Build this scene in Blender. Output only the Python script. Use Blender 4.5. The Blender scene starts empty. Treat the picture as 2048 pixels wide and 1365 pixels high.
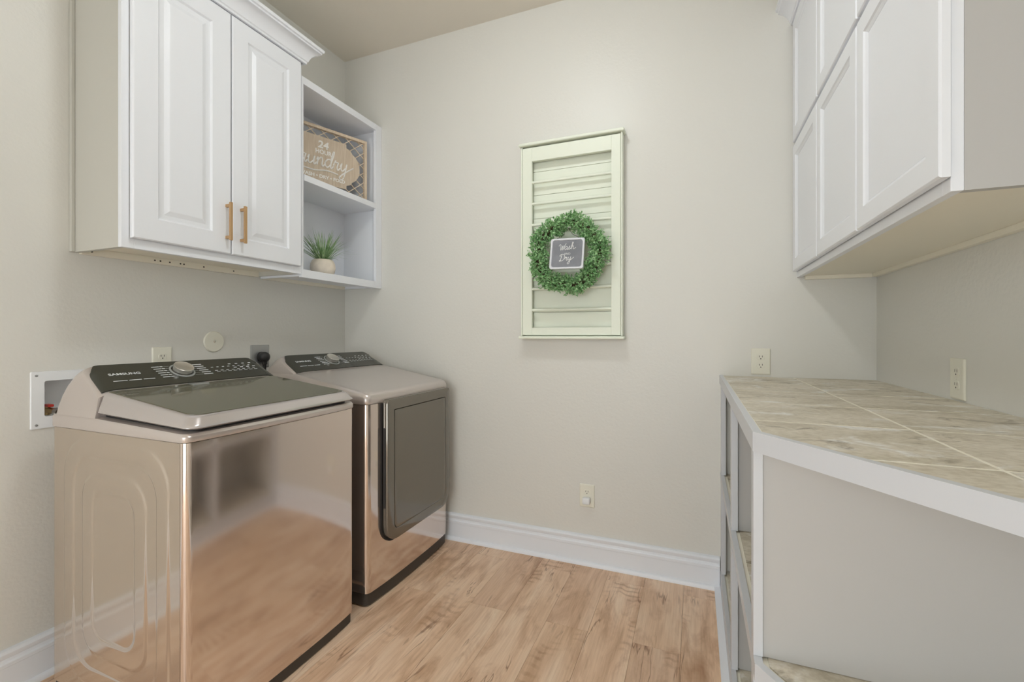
import bpy, bmesh, math, random
from mathutils import Vector, Matrix
random.seed(7)
R = math.radians
scene = bpy.context.scene
COL = scene.collection

# ------------------------------------------------------------------ camera, world, exposure
H = 1.226
cam_d = bpy.data.cameras.new('camera'); cam = bpy.data.objects.new('camera', cam_d); COL.objects.link(cam)
cam_d.sensor_width = 36; cam_d.lens = 910 / 2048 * 36; cam_d.shift_y = -13.5 / 2048; cam_d.clip_start = .02
cam.location = (0, 0, H); cam.rotation_euler = (R(90), 0, R(21.95)); scene.camera = cam
w = bpy.data.worlds.new('world'); scene.world = w; w.use_nodes = True
w.node_tree.nodes['Background'].inputs[0].default_value = (.93, .98, 1, 1)
w.node_tree.nodes['Background'].inputs[1].default_value = 2.8
vs = scene.view_settings; vs.view_transform = 'Standard'; vs.look = 'None'; vs.gamma = 1; vs.use_curve_mapping = False
vs.exposure = 0.57
LAMP_A, LAMP_FILL = 46.0, 2.0        # emission of the ceiling lamp and of the added fill lamp

# ------------------------------------------------------------------ room measures
XL, XR, D, YB, ZC = -2.174, .724, 2.405, -1.9, 3.048
XC = .107                          # front of the folding counter
XF, XFD = -1.874, -1.854           # left wall cabinet: face frame, door front
XRF, XRD = .4275, .408             # right wall cabinet: face frame, door front

# ------------------------------------------------------------------ materials
def lin(c):
    return tuple((v / 255 / 12.92 if v / 255 <= .04045 else ((v / 255 + .055) / 1.055) ** 2.4) for v in c) + (1,)
MATS = {}
def mat(name, col, rough=.5, metal=0, bump=None, spec=.5, var=None, coat=0, emit=None, trans=0):
    """bump=(scale, strength, distance, detail); var=(scale, amount) mottles the colour slightly"""
    m = bpy.data.materials.new(name); m.use_nodes = True; nt = m.node_tree; b = nt.nodes['Principled BSDF']
    c = lin(col); b.inputs['Base Color'].default_value = c
    b.inputs['Roughness'].default_value = rough; b.inputs['Metallic'].default_value = metal
    b.inputs['Specular IOR Level'].default_value = spec
    if coat: b.inputs['Coat Weight'].default_value = coat; b.inputs['Coat Roughness'].default_value = .05
    if emit: b.inputs['Emission Color'].default_value = (.925, .98, 1, 1); b.inputs['Emission Strength'].default_value = emit
    if trans: b.inputs['Transmission Weight'].default_value = trans
    tc = nt.nodes.new('ShaderNodeTexCoord')
    if bump:
        n = nt.nodes.new('ShaderNodeTexNoise'); n.inputs['Scale'].default_value = bump[0]; n.inputs['Detail'].default_value = bump[3]
        nt.links.new(tc.outputs['Object'], n.inputs['Vector'])
        bp = nt.nodes.new('ShaderNodeBump'); bp.inputs['Strength'].default_value = bump[1]; bp.inputs['Distance'].default_value = bump[2]
        nt.links.new(n.outputs['Fac'], bp.inputs['Height']); nt.links.new(bp.outputs['Normal'], b.inputs['Normal'])
    if var:
        n = nt.nodes.new('ShaderNodeTexNoise'); n.inputs['Scale'].default_value = var[0]; n.inputs['Detail'].default_value = 4
        nt.links.new(tc.outputs['Object'], n.inputs['Vector'])
        r = nt.nodes.new('ShaderNodeValToRGB'); r.color_ramp.elements[0].position = .35; r.color_ramp.elements[1].position = .65
        r.color_ramp.elements[0].color = tuple(v * (1 - var[1]) for v in c[:3]) + (1,)
        r.color_ramp.elements[1].color = tuple(min(1, v * (1 + var[1])) for v in c[:3]) + (1,)
        nt.links.new(n.outputs['Fac'], r.inputs['Fac']); nt.links.new(r.outputs['Color'], b.inputs['Base Color'])
    MATS[name] = m; return m

def node(nt, t, **kw):
    n = nt.nodes.new(t)
    for k, v in kw.items(): setattr(n, k, v)
    return n
def ramp(nt, stops, fac):
    r = nt.nodes.new('ShaderNodeValToRGB'); e = r.color_ramp.elements
    while len(e) < len(stops): e.new(.5)
    for k, (p, c) in enumerate(stops): e[k].position = p; e[k].color = lin(c) if len(c) == 3 else c
    nt.links.new(fac, r.inputs['Fac']); return r.outputs['Color']
def mixc(nt, blend, fac, a, b):
    m = node(nt, 'ShaderNodeMix', data_type='RGBA', blend_type=blend)
    for s, v in ((0, fac), (6, a), (7, b)):
        if hasattr(v, 'is_output'): nt.links.new(v, m.inputs[s])
        else: m.inputs[s].default_value = v
    return m.outputs[2]
def streak_coords(nt, scale, rnd=37.0):
    tc = node(nt, 'ShaderNodeTexCoord'); oi = node(nt, 'ShaderNodeObjectInfo')
    mu = node(nt, 'ShaderNodeMath', operation='MULTIPLY'); mu.inputs[1].default_value = rnd
    nt.links.new(oi.outputs['Random'], mu.inputs[0])
    ad = node(nt, 'ShaderNodeVectorMath', operation='ADD'); nt.links.new(tc.outputs['Object'], ad.inputs[0]); nt.links.new(mu.outputs[0], ad.inputs[1])
    mp = node(nt, 'ShaderNodeMapping'); mp.inputs['Scale'].default_value = scale; nt.links.new(ad.outputs[0], mp.inputs['Vector'])
    return mp.outputs['Vector'], oi.outputs['Random'], ad.outputs[0]
def noise(nt, vec, scale, detail=4, dist=0.0, rough=.55):
    n = node(nt, 'ShaderNodeTexNoise'); n.inputs['Scale'].default_value = scale; n.inputs['Detail'].default_value = detail
    n.inputs['Distortion'].default_value = dist; n.inputs['Roughness'].default_value = rough
    nt.links.new(vec, n.inputs['Vector']); return n.outputs['Fac']

def wood_floor():
    m = bpy.data.materials.new('oak_plank'); m.use_nodes = True; nt = m.node_tree; b = nt.nodes['Principled BSDF']
    v, rnd, raw = streak_coords(nt, (11, 1.7, 1))
    base = ramp(nt, [(.28, (214, 180, 150)), (.45, (238, 208, 180)), (.58, (246, 220, 195)), (.75, (252, 232, 210))], noise(nt, v, 1.0, 4, .7, .5))
    v2, _, _ = streak_coords(nt, (150, 6, 1), 91)
    grain = ramp(nt, [(.3, (226, 216, 206)), (.6, (255, 255, 255))], noise(nt, v2, 1.0, 4, .3, .6))
    c = mixc(nt, 'MULTIPLY', .55, base, grain)
    # patches of cathedral grain, only here and there
    v3, _, _ = streak_coords(nt, (26, 9, 1), 23)
    wv = node(nt, 'ShaderNodeTexWave'); wv.bands_direction = 'Y'; wv.inputs['Scale'].default_value = .9; wv.inputs['Distortion'].default_value = 7; wv.inputs['Detail'].default_value = 2; wv.inputs['Detail Scale'].default_value = .6
    nt.links.new(v3, wv.inputs['Vector'])
    vm, _, _ = streak_coords(nt, (7, 2.2, 1), 61)
    msk = ramp(nt, [(.58, (0, 0, 0)), (.68, (190, 190, 190))], noise(nt, vm, 1.0, 2))
    c = mixc(nt, 'MULTIPLY', msk, c, ramp(nt, [(.1, (196, 176, 158)), (.5, (255, 255, 255))], wv.outputs['Fac']))
    # narrow dark cracks along the plank, broken up
    v4, _, _ = streak_coords(nt, (9, .9, 1), 57)
    cr = ramp(nt, [(.488, (255, 255, 255)), (.498, (140, 108, 88)), (.502, (140, 108, 88)), (.512, (255, 255, 255))], noise(nt, v4, 1.0, 4, .5, .6))
    v6, _, _ = streak_coords(nt, (5, 3, 1), 33)
    c = mixc(nt, 'MULTIPLY', ramp(nt, [(.48, (0, 0, 0)), (.58, (215, 215, 215))], noise(nt, v6, 1.0, 2)), c, cr)
    # grey-brown clouds and knots
    v5, _, _ = streak_coords(nt, (8, 2.6, 1), 11)
    c = mixc(nt, 'MULTIPLY', .75, c, ramp(nt, [(.5, (255, 255, 255)), (.7, (206, 186, 170)), (.8, (170, 144, 126))], noise(nt, v5, 1.5, 4, .6, .6)))
    tint = ramp(nt, [(0, (238, 230, 224)), (.5, (255, 251, 247)), (1, (247, 242, 236))], rnd)
    c = mixc(nt, 'MULTIPLY', 1.0, c, tint)
    nt.links.new(c, b.inputs['Base Color']); b.inputs['Roughness'].default_value = .42
    bp = node(nt, 'ShaderNodeBump'); bp.inputs['Strength'].default_value = .12; bp.inputs['Distance'].default_value = .002
    nt.links.new(grain, bp.inputs['Height']); nt.links.new(bp.outputs['Normal'], b.inputs['Normal'])
    MATS['oak'] = m
def stone_tile():
    m = bpy.data.materials.new('streaked_stone_tile'); m.use_nodes = True; nt = m.node_tree; b = nt.nodes['Principled BSDF']
    v, rnd, raw = streak_coords(nt, (5, 7, 1), 19)
    c = ramp(nt, [(.3, (188, 178, 158)), (.48, (210, 202, 184)), (.62, (222, 214, 198))], noise(nt, v, 1.0, 5, .5, .6))
    v3, _, _ = streak_coords(nt, (6, 9, 1), 43)
    c = mixc(nt, 'MIX', ramp(nt, [(.53, (0, 0, 0)), (.66, (230, 230, 230))], noise(nt, v3, 1.0, 5, .8, .65)), c, lin((244, 244, 243)))
    v2, _, _ = streak_coords(nt, (9, 13, 1), 71)
    c = mixc(nt, 'MULTIPLY', .8, c, ramp(nt, [(.3, (140, 128, 108)), (.42, (255, 255, 255))], noise(nt, v2, 1.0, 5, .8, .65)))
    v4, _, _ = streak_coords(nt, (70, 90, 60), 5)
    c = mixc(nt, 'MULTIPLY', .55, c, ramp(nt, [(.3, (208, 200, 186)), (.6, (255, 255, 255))], noise(nt, v4, 1.0, 4)))
    nt.links.new(c, b.inputs['Base Color']); b.inputs['Roughness'].default_value = .42
    MATS['tile'] = m
def pale_wood(name, a, bcol, axis=(30, 30, 2)):
    m = bpy.data.materials.new(name); m.use_nodes = True; nt = m.node_tree; b = nt.nodes['Principled BSDF']
    tc = node(nt, 'ShaderNodeTexCoord'); mp = node(nt, 'ShaderNodeMapping'); mp.inputs['Scale'].default_value = axis
    nt.links.new(tc.outputs['Object'], mp.inputs['Vector'])
    nt.links.new(ramp(nt, [(.3, a), (.65, bcol)], noise(nt, mp.outputs['Vector'], 4, 4, .4)), b.inputs['Base Color'])
    b.inputs['Roughness'].default_value = .6; MATS[name] = m
def leaf_mat(name, dark, light, scale=60):
    m = bpy.data.materials.new(name); m.use_nodes = True; nt = m.node_tree; b = nt.nodes['Principled BSDF']
    tc = node(nt, 'ShaderNodeTexCoord')
    nt.links.new(ramp(nt, [(.3, dark), (.7, light)], noise(nt, tc.outputs['Object'], scale, 2)), b.inputs['Base Color'])
    b.inputs['Roughness'].default_value = .45; MATS[name] = m

mat('wall', (222, 220, 213), .42, bump=(75, .2, .004, 3), spec=.45)
mat('ceiling', (232, 225, 212), .8, bump=(60, .12, .004, 3))
mat('white', (238, 240, 245), .32, bump=(40, .03, .002, 2))
mat('white_trim', (234, 237, 242), .35)
mat('counter_white', (208, 210, 214), .4, bump=(30, .03, .002, 2))  # white edge paint, darkened to offset the light from behind
mat('panel_grey_shaded', (190, 188, 185), .5, bump=(25, .04, .002, 2))  # panel grey, darkened further to carry shade on near-facing panels
mat('cab_side_shaded', (199, 197, 188), .4, bump=(30, .03, .002, 2))  # white cabinet paint with the shade on its sides darkened in
mat('underside', (240, 234, 218), .5)
mat('grout', (240, 235, 220), .8)
mat('champagne', (226, 213, 204), .10, metal=.9, spec=.5)
mat('champagne_top', (212, 203, 198), .28, metal=.55, spec=.5, coat=.4)
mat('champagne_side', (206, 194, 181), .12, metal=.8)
mat('lid_rim', (205, 198, 196), .22, metal=.6, coat=.3)
mat('black_glass', (66, 66, 58), .16, spec=.5)
mat('lid_glass', (98, 95, 76), .06, spec=.8)
mat('door_glass', (132, 127, 118), .1, metal=.6, spec=.6)
mat('door_dark', (52, 50, 46), .2, metal=.3)
mat('kick', (62, 57, 52), .45)
mat('gap', (24, 22, 21), .6)  # near-black, stands in for shade inside gaps
mat('chrome', (206, 202, 194), .14, metal=1)
mat('steel', (176, 178, 178), .35, metal=.7)
mat('brushed', (226, 222, 214), .28, metal=.85)
mat('print_white', (225, 228, 230), .5)
mat('print_grey', (160, 162, 160), .5)
mat('brass', (196, 160, 118), .38, metal=.55)
mat('plate', (232, 229, 214), .35)
mat('slot', (60, 55, 48), .6)
mat('white_plastic', (236, 238, 240), .3)
mat('black_rubber', (42, 42, 42), .45)
mat('red', (190, 52, 40), .35)
mat('valve', (190, 165, 120), .3, metal=.9)
mat('rack_cream', (236, 240, 224), .42)
mat('pot', (234, 222, 206), .7, var=(30, .05))
mat('soil', (92, 72, 52), .9)
mat('chalkboard', (130, 132, 138), .5, var=(14, .12))
mat('sign_metal', (226, 228, 234), .35, metal=.2)
mat('chalk', (238, 238, 238), .6)
mat('sign_print', (246, 243, 238), .6)
mat('wire', (70, 62, 50), .5, metal=.6)
mat('twig', (74, 66, 44), .8)
mat('lamp_glass', (255, 250, 240), .4, emit=1.0)
mat('lamp_metal', (190, 186, 178), .35, metal=.9)
wood_floor(); stone_tile()
pale_wood('sign_wood', (198, 178, 154), (218, 202, 182)); pale_wood('frame_wood', (218, 196, 168), (232, 214, 190), (20, 20, 4))
leaf_mat('wreath_leaf', (72, 142, 66), (192, 228, 174), 90)  # lighter tone raised to paint highlights on the leaf tips
leaf_mat('grass', (96, 142, 80), (186, 212, 164), 40)

# ------------------------------------------------------------------ mesh helpers
def bm_new(): return bmesh.new()
def merge(dst, src):
    me = bpy.data.meshes.new('tmp'); src.to_mesh(me); src.free(); dst.from_mesh(me); bpy.data.meshes.remove(me)
def box(bm, x0, x1, y0, y1, z0, z1, bev=0, seg=2):
    x0, x1 = sorted((x0, x1)); y0, y1 = sorted((y0, y1)); z0, z1 = sorted((z0, z1))
    t = bmesh.new(); bmesh.ops.create_cube(t, size=1)
    for v in t.verts:
        v.co = Vector(((x0 + x1) / 2 + v.co.x * (x1 - x0), (y0 + y1) / 2 + v.co.y * (y1 - y0), (z0 + z1) / 2 + v.co.z * (z1 - z0)))
    if bev: bmesh.ops.bevel(t, geom=list(t.edges), offset=bev, segments=seg, affect='EDGES', profile=.5)
    merge(bm, t); return bm
def ax3(axis, a, b, d):
    return Vector((d, a, b)) if axis == 'x' else Vector((a, d, b)) if axis == 'y' else Vector((a, b, d))
def loft(bm, loops, cap0=True, cap1=True, closed=True):
    rows = [[bm.verts.new(p) for p in L] for L in loops]; n = len(rows[0])
    for A, B in zip(rows, rows[1:]):
        for i in range(n if closed else n - 1):
            j = (i + 1) % n
            try: bm.faces.new((A[i], A[j], B[j], B[i]))
            except ValueError: pass
    if cap0 and closed: bm.faces.new(list(reversed(rows[0])))
    if cap1 and closed: bm.faces.new(rows[-1])
    return rows
def prism(bm, pts, axis, a0, a1, bev=0):
    t = bmesh.new(); loft(t, [[ax3(axis, p[0], p[1], a0) for p in pts], [ax3(axis, p[0], p[1], a1) for p in pts]])
    bmesh.ops.recalc_face_normals(t, faces=t.faces)
    if bev: bmesh.ops.bevel(t, geom=list(t.edges), offset=bev, segments=2, affect='EDGES', profile=.5)
    merge(bm, t); return bm
def rrect(a0, a1, b0, b1, r, n=5):
    """rounded rectangle; r is one radius or four (a0b0, a1b0, a1b1, a0b1)"""
    if not isinstance(r, (tuple, list)): r = (r,) * 4
    P = []
    for (ca, cb, st, q) in ((a0, b0, 180, r[0]), (a1, b0, 270, r[1]), (a1, b1, 0, r[2]), (a0, b1, 90, r[3])):
        sa = 1 if ca == a0 else -1; sb = 1 if cb == b0 else -1
        for k in range(n + 1):
            an = R(st + 90 * k / n); P.append((ca + sa * q + q * math.cos(an), cb + sb * q + q * math.sin(an)))
    return P
def tube(bm, pts, r, n=8, cap=True):
    pts = [Vector(p) for p in pts]; loops = []
    up = Vector((.13, .37, .92)).normalized()
    for i, p in enumerate(pts):
        t = (pts[min(i + 1, len(pts) - 1)] - pts[max(i - 1, 0)]).normalized()
        a = t.cross(up)
        if a.length < 1e-4: a = t.cross(Vector((1, 0, 0)))
        a.normalize(); b = t.cross(a); rr = r[i] if isinstance(r, (list, tuple)) else r
        loops.append([p + a * math.cos(2 * math.pi * k / n) * rr + b * math.sin(2 * math.pi * k / n) * rr for k in range(n)])
    t = bmesh.new(); loft(t, loops, cap, cap); bmesh.ops.recalc_face_normals(t, faces=t.faces); merge(bm, t)
def lathe(bm, prof, o, zdir=(0, 0, 1), n=32):
    """prof: list of (radius, height) along zdir from o"""
    zd = Vector(zdir).normalized(); a = zd.cross(Vector((0, 1, 0)));
    if a.length < 1e-3: a = zd.cross(Vector((1, 0, 0)))
    a.normalize(); b = zd.cross(a); o = Vector(o); t = bmesh.new()
    loft(t, [[o + zd * h + (a * math.cos(2 * math.pi * k / n) + b * math.sin(2 * math.pi * k / n)) * max(r, 1e-4) for k in range(n)] for r, h in prof])
    bmesh.ops.recalc_face_normals(t, faces=t.faces); merge(bm, t)
def sweep(bm, path, prof):
    """path: XY points, prof: (out, z) to the right-hand side of travel, mitred"""
    P = [Vector(p) for p in path]; N = []
    for a, b in zip(P, P[1:]):
        d = (b - a).normalized(); N.append(Vector((d.y, -d.x)))
    loops = []
    for i, p in enumerate(P):
        if i == 0: m = N[0]
        elif i == len(P) - 1: m = N[-1]
        else: m = (N[i - 1] + N[i]) / (1 + N[i - 1].dot(N[i]))
        loops.append([Vector((p.x + m.x * o, p.y + m.y * o, z)) for o, z in prof])
    t = bmesh.new(); loft(t, loops); bmesh.ops.recalc_face_normals(t, faces=t.faces); merge(bm, t)

def obj(name, bm, m, parent=None, smooth=None, kind=None, label=None):
    me = bpy.data.meshes.new(name)
    if isinstance(bm, bmesh.types.BMesh): bm.to_mesh(me); bm.free()
    else: me = bm
    me.materials.append(MATS[m]); o = bpy.data.objects.new(name, me); COL.objects.link(o)
    if smooth is not None:
        me.shade_smooth()
        if smooth: me.set_sharp_from_angle(angle=R(smooth))
    if parent is not None: attach(o, parent)
    if kind: o['kind'] = kind
    if label: o['label'] = label
    return o
def wloc(o):
    v = Vector(o.location)
    while o.parent: o = o.parent; v = v + Vector(o.location)
    return v
def attach(o, parent):
    o.parent = parent; o.location = Vector(o.location) - wloc(parent)
def tag(o, label, cat, group=None):
    o['label'] = label; o['category'] = cat
    if group: o['group'] = group
    return o
def thing(name, label, cat, loc, group=None):
    o = bpy.data.objects.new(name, None); COL.objects.link(o); o.location = loc; o.empty_display_size = .05
    return tag(o, label, cat, group)
def struct(name, bm, m, smooth=None): return obj(name, bm, m, None, smooth, 'structure')

class Plane:
    """a flat drawing surface: origin, u (right), v (up), n = outward normal"""
    def __init__(s, o, u, v):
        s.o = Vector(o); s.u = Vector(u).normalized(); s.v = Vector(v).normalized(); s.n = s.u.cross(s.v)
    def at(s, a, b, h=0): return s.o + s.u * a + s.v * b + s.n * h
def text_mesh(bm, pl, txt, a, b, size, h=.001, align='CENTER', sx=1.0, shear=0.0, bold=0.0):
    cu = bpy.data.curves.new('lettering', 'FONT'); cu.body = txt; cu.size = size; cu.align_x = align; cu.align_y = 'CENTER'; cu.shear = shear
    cu.offset = bold; cu.resolution_u = 3
    o = bpy.data.objects.new('lettering', cu); COL.objects.link(o)
    bpy.context.view_layer.update(); dg = bpy.context.evaluated_depsgraph_get()
    me = bpy.data.meshes.new_from_object(o.evaluated_get(dg)); t = bmesh.new(); t.from_mesh(me)
    for v in t.verts: v.co = pl.at(a + v.co.x * sx, b + v.co.y, h)
    merge(bm, t); bpy.data.objects.remove(o); bpy.data.curves.remove(cu); bpy.data.meshes.remove(me)
def bar(bm, pl, a0, a1, b0, b1, h=.001):
    bm.faces.new([bm.verts.new(pl.at(*p, h)) for p in ((a0, b0), (a1, b0), (a1, b1), (a0, b1))])
def catmull(P, n=6):
    P = [Vector(p) for p in P]; out = []
    for i in range(len(P) - 1):
        p0, p1, p2, p3 = P[max(i - 1, 0)], P[i], P[i + 1], P[min(i + 2, len(P) - 1)]
        for k in range(n):
            t = k / n; out.append(.5 * ((2 * p1) + (p2 - p0) * t + (2 * p0 - 5 * p1 + 4 * p2 - p3) * t * t + (3 * p1 - p0 - 3 * p2 + p3) * t ** 3))
    return out + [P[-1]]
SCRIPT = {
 'a': ([(.75, .9), (.35, 1), (.05, .5), (.3, .02), (.7, .4), (.8, .95), (.75, .3), (.9, 0), (1.1, .3)], 1.05),
 'u': ([(0, .5), (.15, .95), (.12, .3), (.35, 0), (.7, .4), (.78, .95), (.75, .3), (.9, 0), (1.1, .3)], 1.05),
 'n': ([(0, .6), (.15, .95), (.15, 0), (.2, .6), (.5, 1), (.7, .7), (.7, .2), (.85, 0), (1.05, .3)], 1.0),
 'd': ([(.75, .9), (.35, 1), (.05, .5), (.3, .02), (.7, .4), (.95, 1.8), (.88, 2.05), (.76, 1.6), (.75, .3), (.9, 0), (1.1, .3)], 1.05),
 'r': ([(0, .4), (.2, 1.1), (.25, .85), (.55, .9), (.5, .3), (.65, 0), (.85, .3)], .85),
 'y': ([(0, .5), (.15, .95), (.12, .35), (.35, .05), (.7, .5), (.78, .95), (.66, -.6), (.35, -1.05), (.12, -.75), (.6, -.2), (1.1, .25), (1.7, .75)], 1.1),
 's': ([(0, .2), (.4, 1.05), (.45, .65), (.6, .25), (.35, 0), (.15, .12), (.4, 0), (.85, .3)], .85),
 'h': ([(0, .2), (.4, 1.7), (.3, 2.1), (.15, 1.7), (.12, 0), (.2, .6), (.5, 1), (.65, .7), (.65, .2), (.85, 0), (1.5, .4)], 1.0),
 'W': ([(-.35, 1.35), (-.2, 1.75), (.1, 1.75), (.25, 1.3), (.4, .05), (.85, 1.4), (.98, .05), (1.45, 1.5), (1.7, 1.95)], 1.45),
 'D': ([(.35, 1.9), (.2, .1), (-.1, .1), (.1, .3), (.4, .02), (1.0, .3), (1.25, 1.1), (.9, 1.85), (.2, 1.9), (-.15, 1.5), (.1, 1.3)], 1.35),
 'L': ([(.75, 1.5), (.95, 1.9), (.7, 2.15), (.42, 1.7), (.42, .6), (.15, .05), (-.05, .25), (.25, .35), (.7, 0), (1.15, .3)], 1.1)}
def script_word(bm, pl, word, a, b, size, r, h=.001, shear=.18, slope=0.0):
    x = 0
    for ch in word:
        P, adv = SCRIPT[ch]
        tube(bm, [pl.at(a + (x + p.x + shear * p.y) * size, b + (p.y + slope * (x + p.x)) * size, h) for p in catmull([(q[0], q[1], 0) for q in P], 5)], r, 5)
        x += adv
    return x * size

# ------------------------------------------------------------------ structure: shell
def slab(name, x0, x1, y0, y1, z0, z1, m): return struct(name, box(bm_new(), x0, x1, y0, y1, z0, z1), m)
floor = slab('floor', XL - .1, XR + .1, YB - .1, D + .1, -.08, -.008, 'kick')
slab('ceiling', XL - .1, XR + .1, YB - .1, D + .1, ZC, ZC + .1, 'ceiling')
slab('wall_back', XL - .1, XR + .1, D, D + .1, -.008, ZC, 'wall')
wl = slab('wall_left', XL - .1, XL, YB - .1, D, -.008, ZC, 'wall')
slab('wall_right', XR, XR + .1, YB - .1, D, -.008, ZC, 'wall')
bm = bm_new()                       # unseen wall behind the camera; wide opening added for fill light
box(bm, XL, -1.55, YB - .1, YB, -.008, ZC); box(bm, .25, XR, YB - .1, YB, -.008, ZC); box(bm, -1.55, .25, YB - .1, YB, 2.3, ZC)
struct('wall_rear', bm, 'wall')

# floor planks: running along Y, every second row ends on the same line
PW = .18; edge0 = -.052
k0 = math.floor((XL - edge0) / PW)
long_me = None
for k in range(k0, math.ceil((XR - edge0) / PW)):
    x0 = max(XL, edge0 + k * PW); x1 = min(XR, edge0 + (k + 1) * PW)
    ends = [e for e in [(1.857 if k % 2 else 2.285) + j * 1.22 for j in range(-5, 3)]]
    for a, b in zip(ends, ends[1:]):
        a = max(a, YB); b = min(b, D)
        if b - a < .02: continue
        cx, cy = (x0 + x1) / 2, (a + b) / 2; hx, hy = (x1 - x0) / 2, (b - a) / 2
        t = bm_new(); g = .0003
        loft(t, [[Vector((sx * (hx - i), sy * (hy - i), z)) for sx, sy in ((-1, -1), (1, -1), (1, 1), (-1, 1))] for i, z in ((g, -.008), (g, -.0006), (g + .0006, 0))], True, True)
        o = obj('plank', t, 'oak'); o.location = (cx, cy, 0); attach(o, floor)

# baseboards
BB = [(0, 0), (.016, 0), (.016, .098), (.019, .1005), (.019, .112), (.013, .117), (.0115, .126), (.016, .134), (.017, .144), (.012, .152), (.004, .156), (0, .156)]
SHOE = [(.016, 0), (.031, 0), (.031, .008), (.028, .015), (.022, .019), (.016, .02)]
def baseboard(name, path):
    b = bm_new(); sweep(b, path, BB); o = struct(name, b, 'white_trim', 30)
    b = bm_new(); sweep(b, path, SHOE); obj('shoe_moulding', b, 'white', o, 40)
baseboard('baseboard_back', [(XL, D), (XC + .002, D)])
baseboard('baseboard_left', [(XL, YB), (XL, D - .031)])

# ------------------------------------------------------------------ wall cabinet doors
def frame_loops(bm, axis, sgn, d_front, a0, a1, b0, b1, spec, cap0=False, cap1=False):
    """spec: (inset, depth behind front)"""
    L = []
    for ins, dep in spec:
        L.append([ax3(axis, p[0], p[1], d_front + sgn * dep) for p in ((a0 + ins, b0 + ins), (a1 - ins, b0 + ins), (a1 - ins, b1 - ins), (a0 + ins, b1 - ins))])
    t = bmesh.new(); loft(t, L, cap0, cap1); bmesh.ops.recalc_face_normals(t, faces=t.faces); merge(bm, t)
def cab_door(parent, sgn, xfr, y0, y1, z0, z1, stile, raised, thick=.0165):
    b = bm_new()
    ring = [(stile, .0), (stile + .006, .007), (stile + .010, .0075)] if raised else [(stile, 0), (stile + .004, .004), (stile + .012, .0085)]
    spec = [(0, thick), (0, .004), (.0025, .001), (.004, 0)] + ring
    L = spec + [(spec[-1][0], thick)]
    t = bm_new(); frame_loops(t, 'x', sgn, xfr, y0, y1, z0, z1, L, False, False)
    # close the back ring
    o = obj('door', t, 'white', parent)
    t = bm_new(); e = spec[-1][0]
    if raised: ps = [(e - .001, .0115), (e, .0078), (e + .014, .0072), (e + .03, .0012), (e + .033, .0008)]
    else: ps = [(e - .001, .0125), (e + .001, .0088)]
    frame_loops(t, 'x', sgn, xfr, y0, y1, z0, z1, ps, False, True)
    obj('door_panel', t, 'white', o)
    return o
def bar_handle(parent, y, z0, z1, x):
    b = bm_new()
    box(b, x + .022, x + .031, y - .006, y + .006, z0, z1, .001)
    box(b, x - .001, x + .024, y - .006, y + .006, z0 + .008, z0 + .020, .0008)
    box(b, x - .001, x + .024, y - .006, y + .006, z1 - .020, z1 - .008, .0008)
    return obj('handle', b, 'brass', parent, label='flat brass bar pull')
CROWN = [(0, 0), (.012, 0), (.012, .010), (.017, .013), (.020, .022), (.027, .038), (.040, .052), (.057, .062), (.063, .064), (.063, .072), (.070, .075), (.073, .084), (.073, .088), (0, .088)]

# left wall cabinet over the washer
CY0, CY1, CZ0, CZ1 = .971, 1.761, 1.535, 2.655
cab = thing('wall_cabinet', 'white two-door wall cabinet with brass bar pulls and crown above the washer', 'cabinet', (XL, CY0, CZ0))
b = bm_new()
box(b, XL + .001, XF - .019, CY0, CY0 + .018, CZ0, CZ1); box(b, XL + .001, XF - .019, CY1 - .018, CY1 - .0005, CZ0, CZ1)
box(b, XL + .001, XF - .019, CY0 + .018, CY1 - .018, CZ1 - .018, CZ1)
obj('carcass', b, 'cab_side_shaded', cab)
obj('bottom_panel', box(bm_new(), XL + .02, XF - .019, CY0 + .018, CY1 - .018, CZ0 + .022, CZ0 + .034), 'underside', cab)
b = bm_new()
box(b, XF - .019, XF, CY0, CY0 + .04, CZ0, CZ1, .0012); box(b, XF - .019, XF, CY1 - .04, CY1 - .0005, CZ0, CZ1, .0012)
box(b, XF - .019, XF, CY0 + .04, CY1 - .04, CZ0, CZ0 + .05, .0012); box(b, XF - .019, XF, CY0 + .04, CY1 - .04, CZ1 - .06, CZ1, .0012)
box(b, XF - .019, XF - .001, 1.347, 1.388, CZ0 + .05, CZ1 - .06)
obj('face_frame', b, 'white', cab)
obj('scribe_strip', box(bm_new(), XL + .001, XL + .016, CY0 - .012, CY0, CZ0, CZ1, .002), 'cab_side_shaded', cab)
cl = obj('hanging_cleat', box(bm_new(), XL + .001, XL + .019, CY0 + .018, CY1 - .018, CZ0 - .004, CZ0 + .022), 'underside', cab)
for yy in (1.02, 1.24, 1.262, 1.30, 1.345, 1.36, 1.45, 1.60):
    t = bm_new(); lathe(t, [(.0035, 0), (.0035, .0012), (.0005, .0014)], (XL + .019, yy, CZ0 + .009), (1, 0, 0), 10); obj('screw_hole', t, 'slot', cl)
d1 = cab_door(cab, -1, XFD, .996, 1.366, 1.571, 2.607, .082, True); d2 = cab_door(cab, -1, XFD, 1.371, 1.742, 1.571, 2.607, .075, True)
bar_handle(d1, 1.345, 1.625, 1.787, XFD); bar_handle(d2, 1.412, 1.624, 1.786, XFD)
t = bm_new(); sweep(t, [(XL + .001, CY1), (XFD - .008, CY1), (XFD - .008, CY0), (XL + .001, CY0)][::-1], [(o, z + 2.612) for o, z in CROWN]); obj('crown_moulding', t, 'white', cab, 35)

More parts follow.
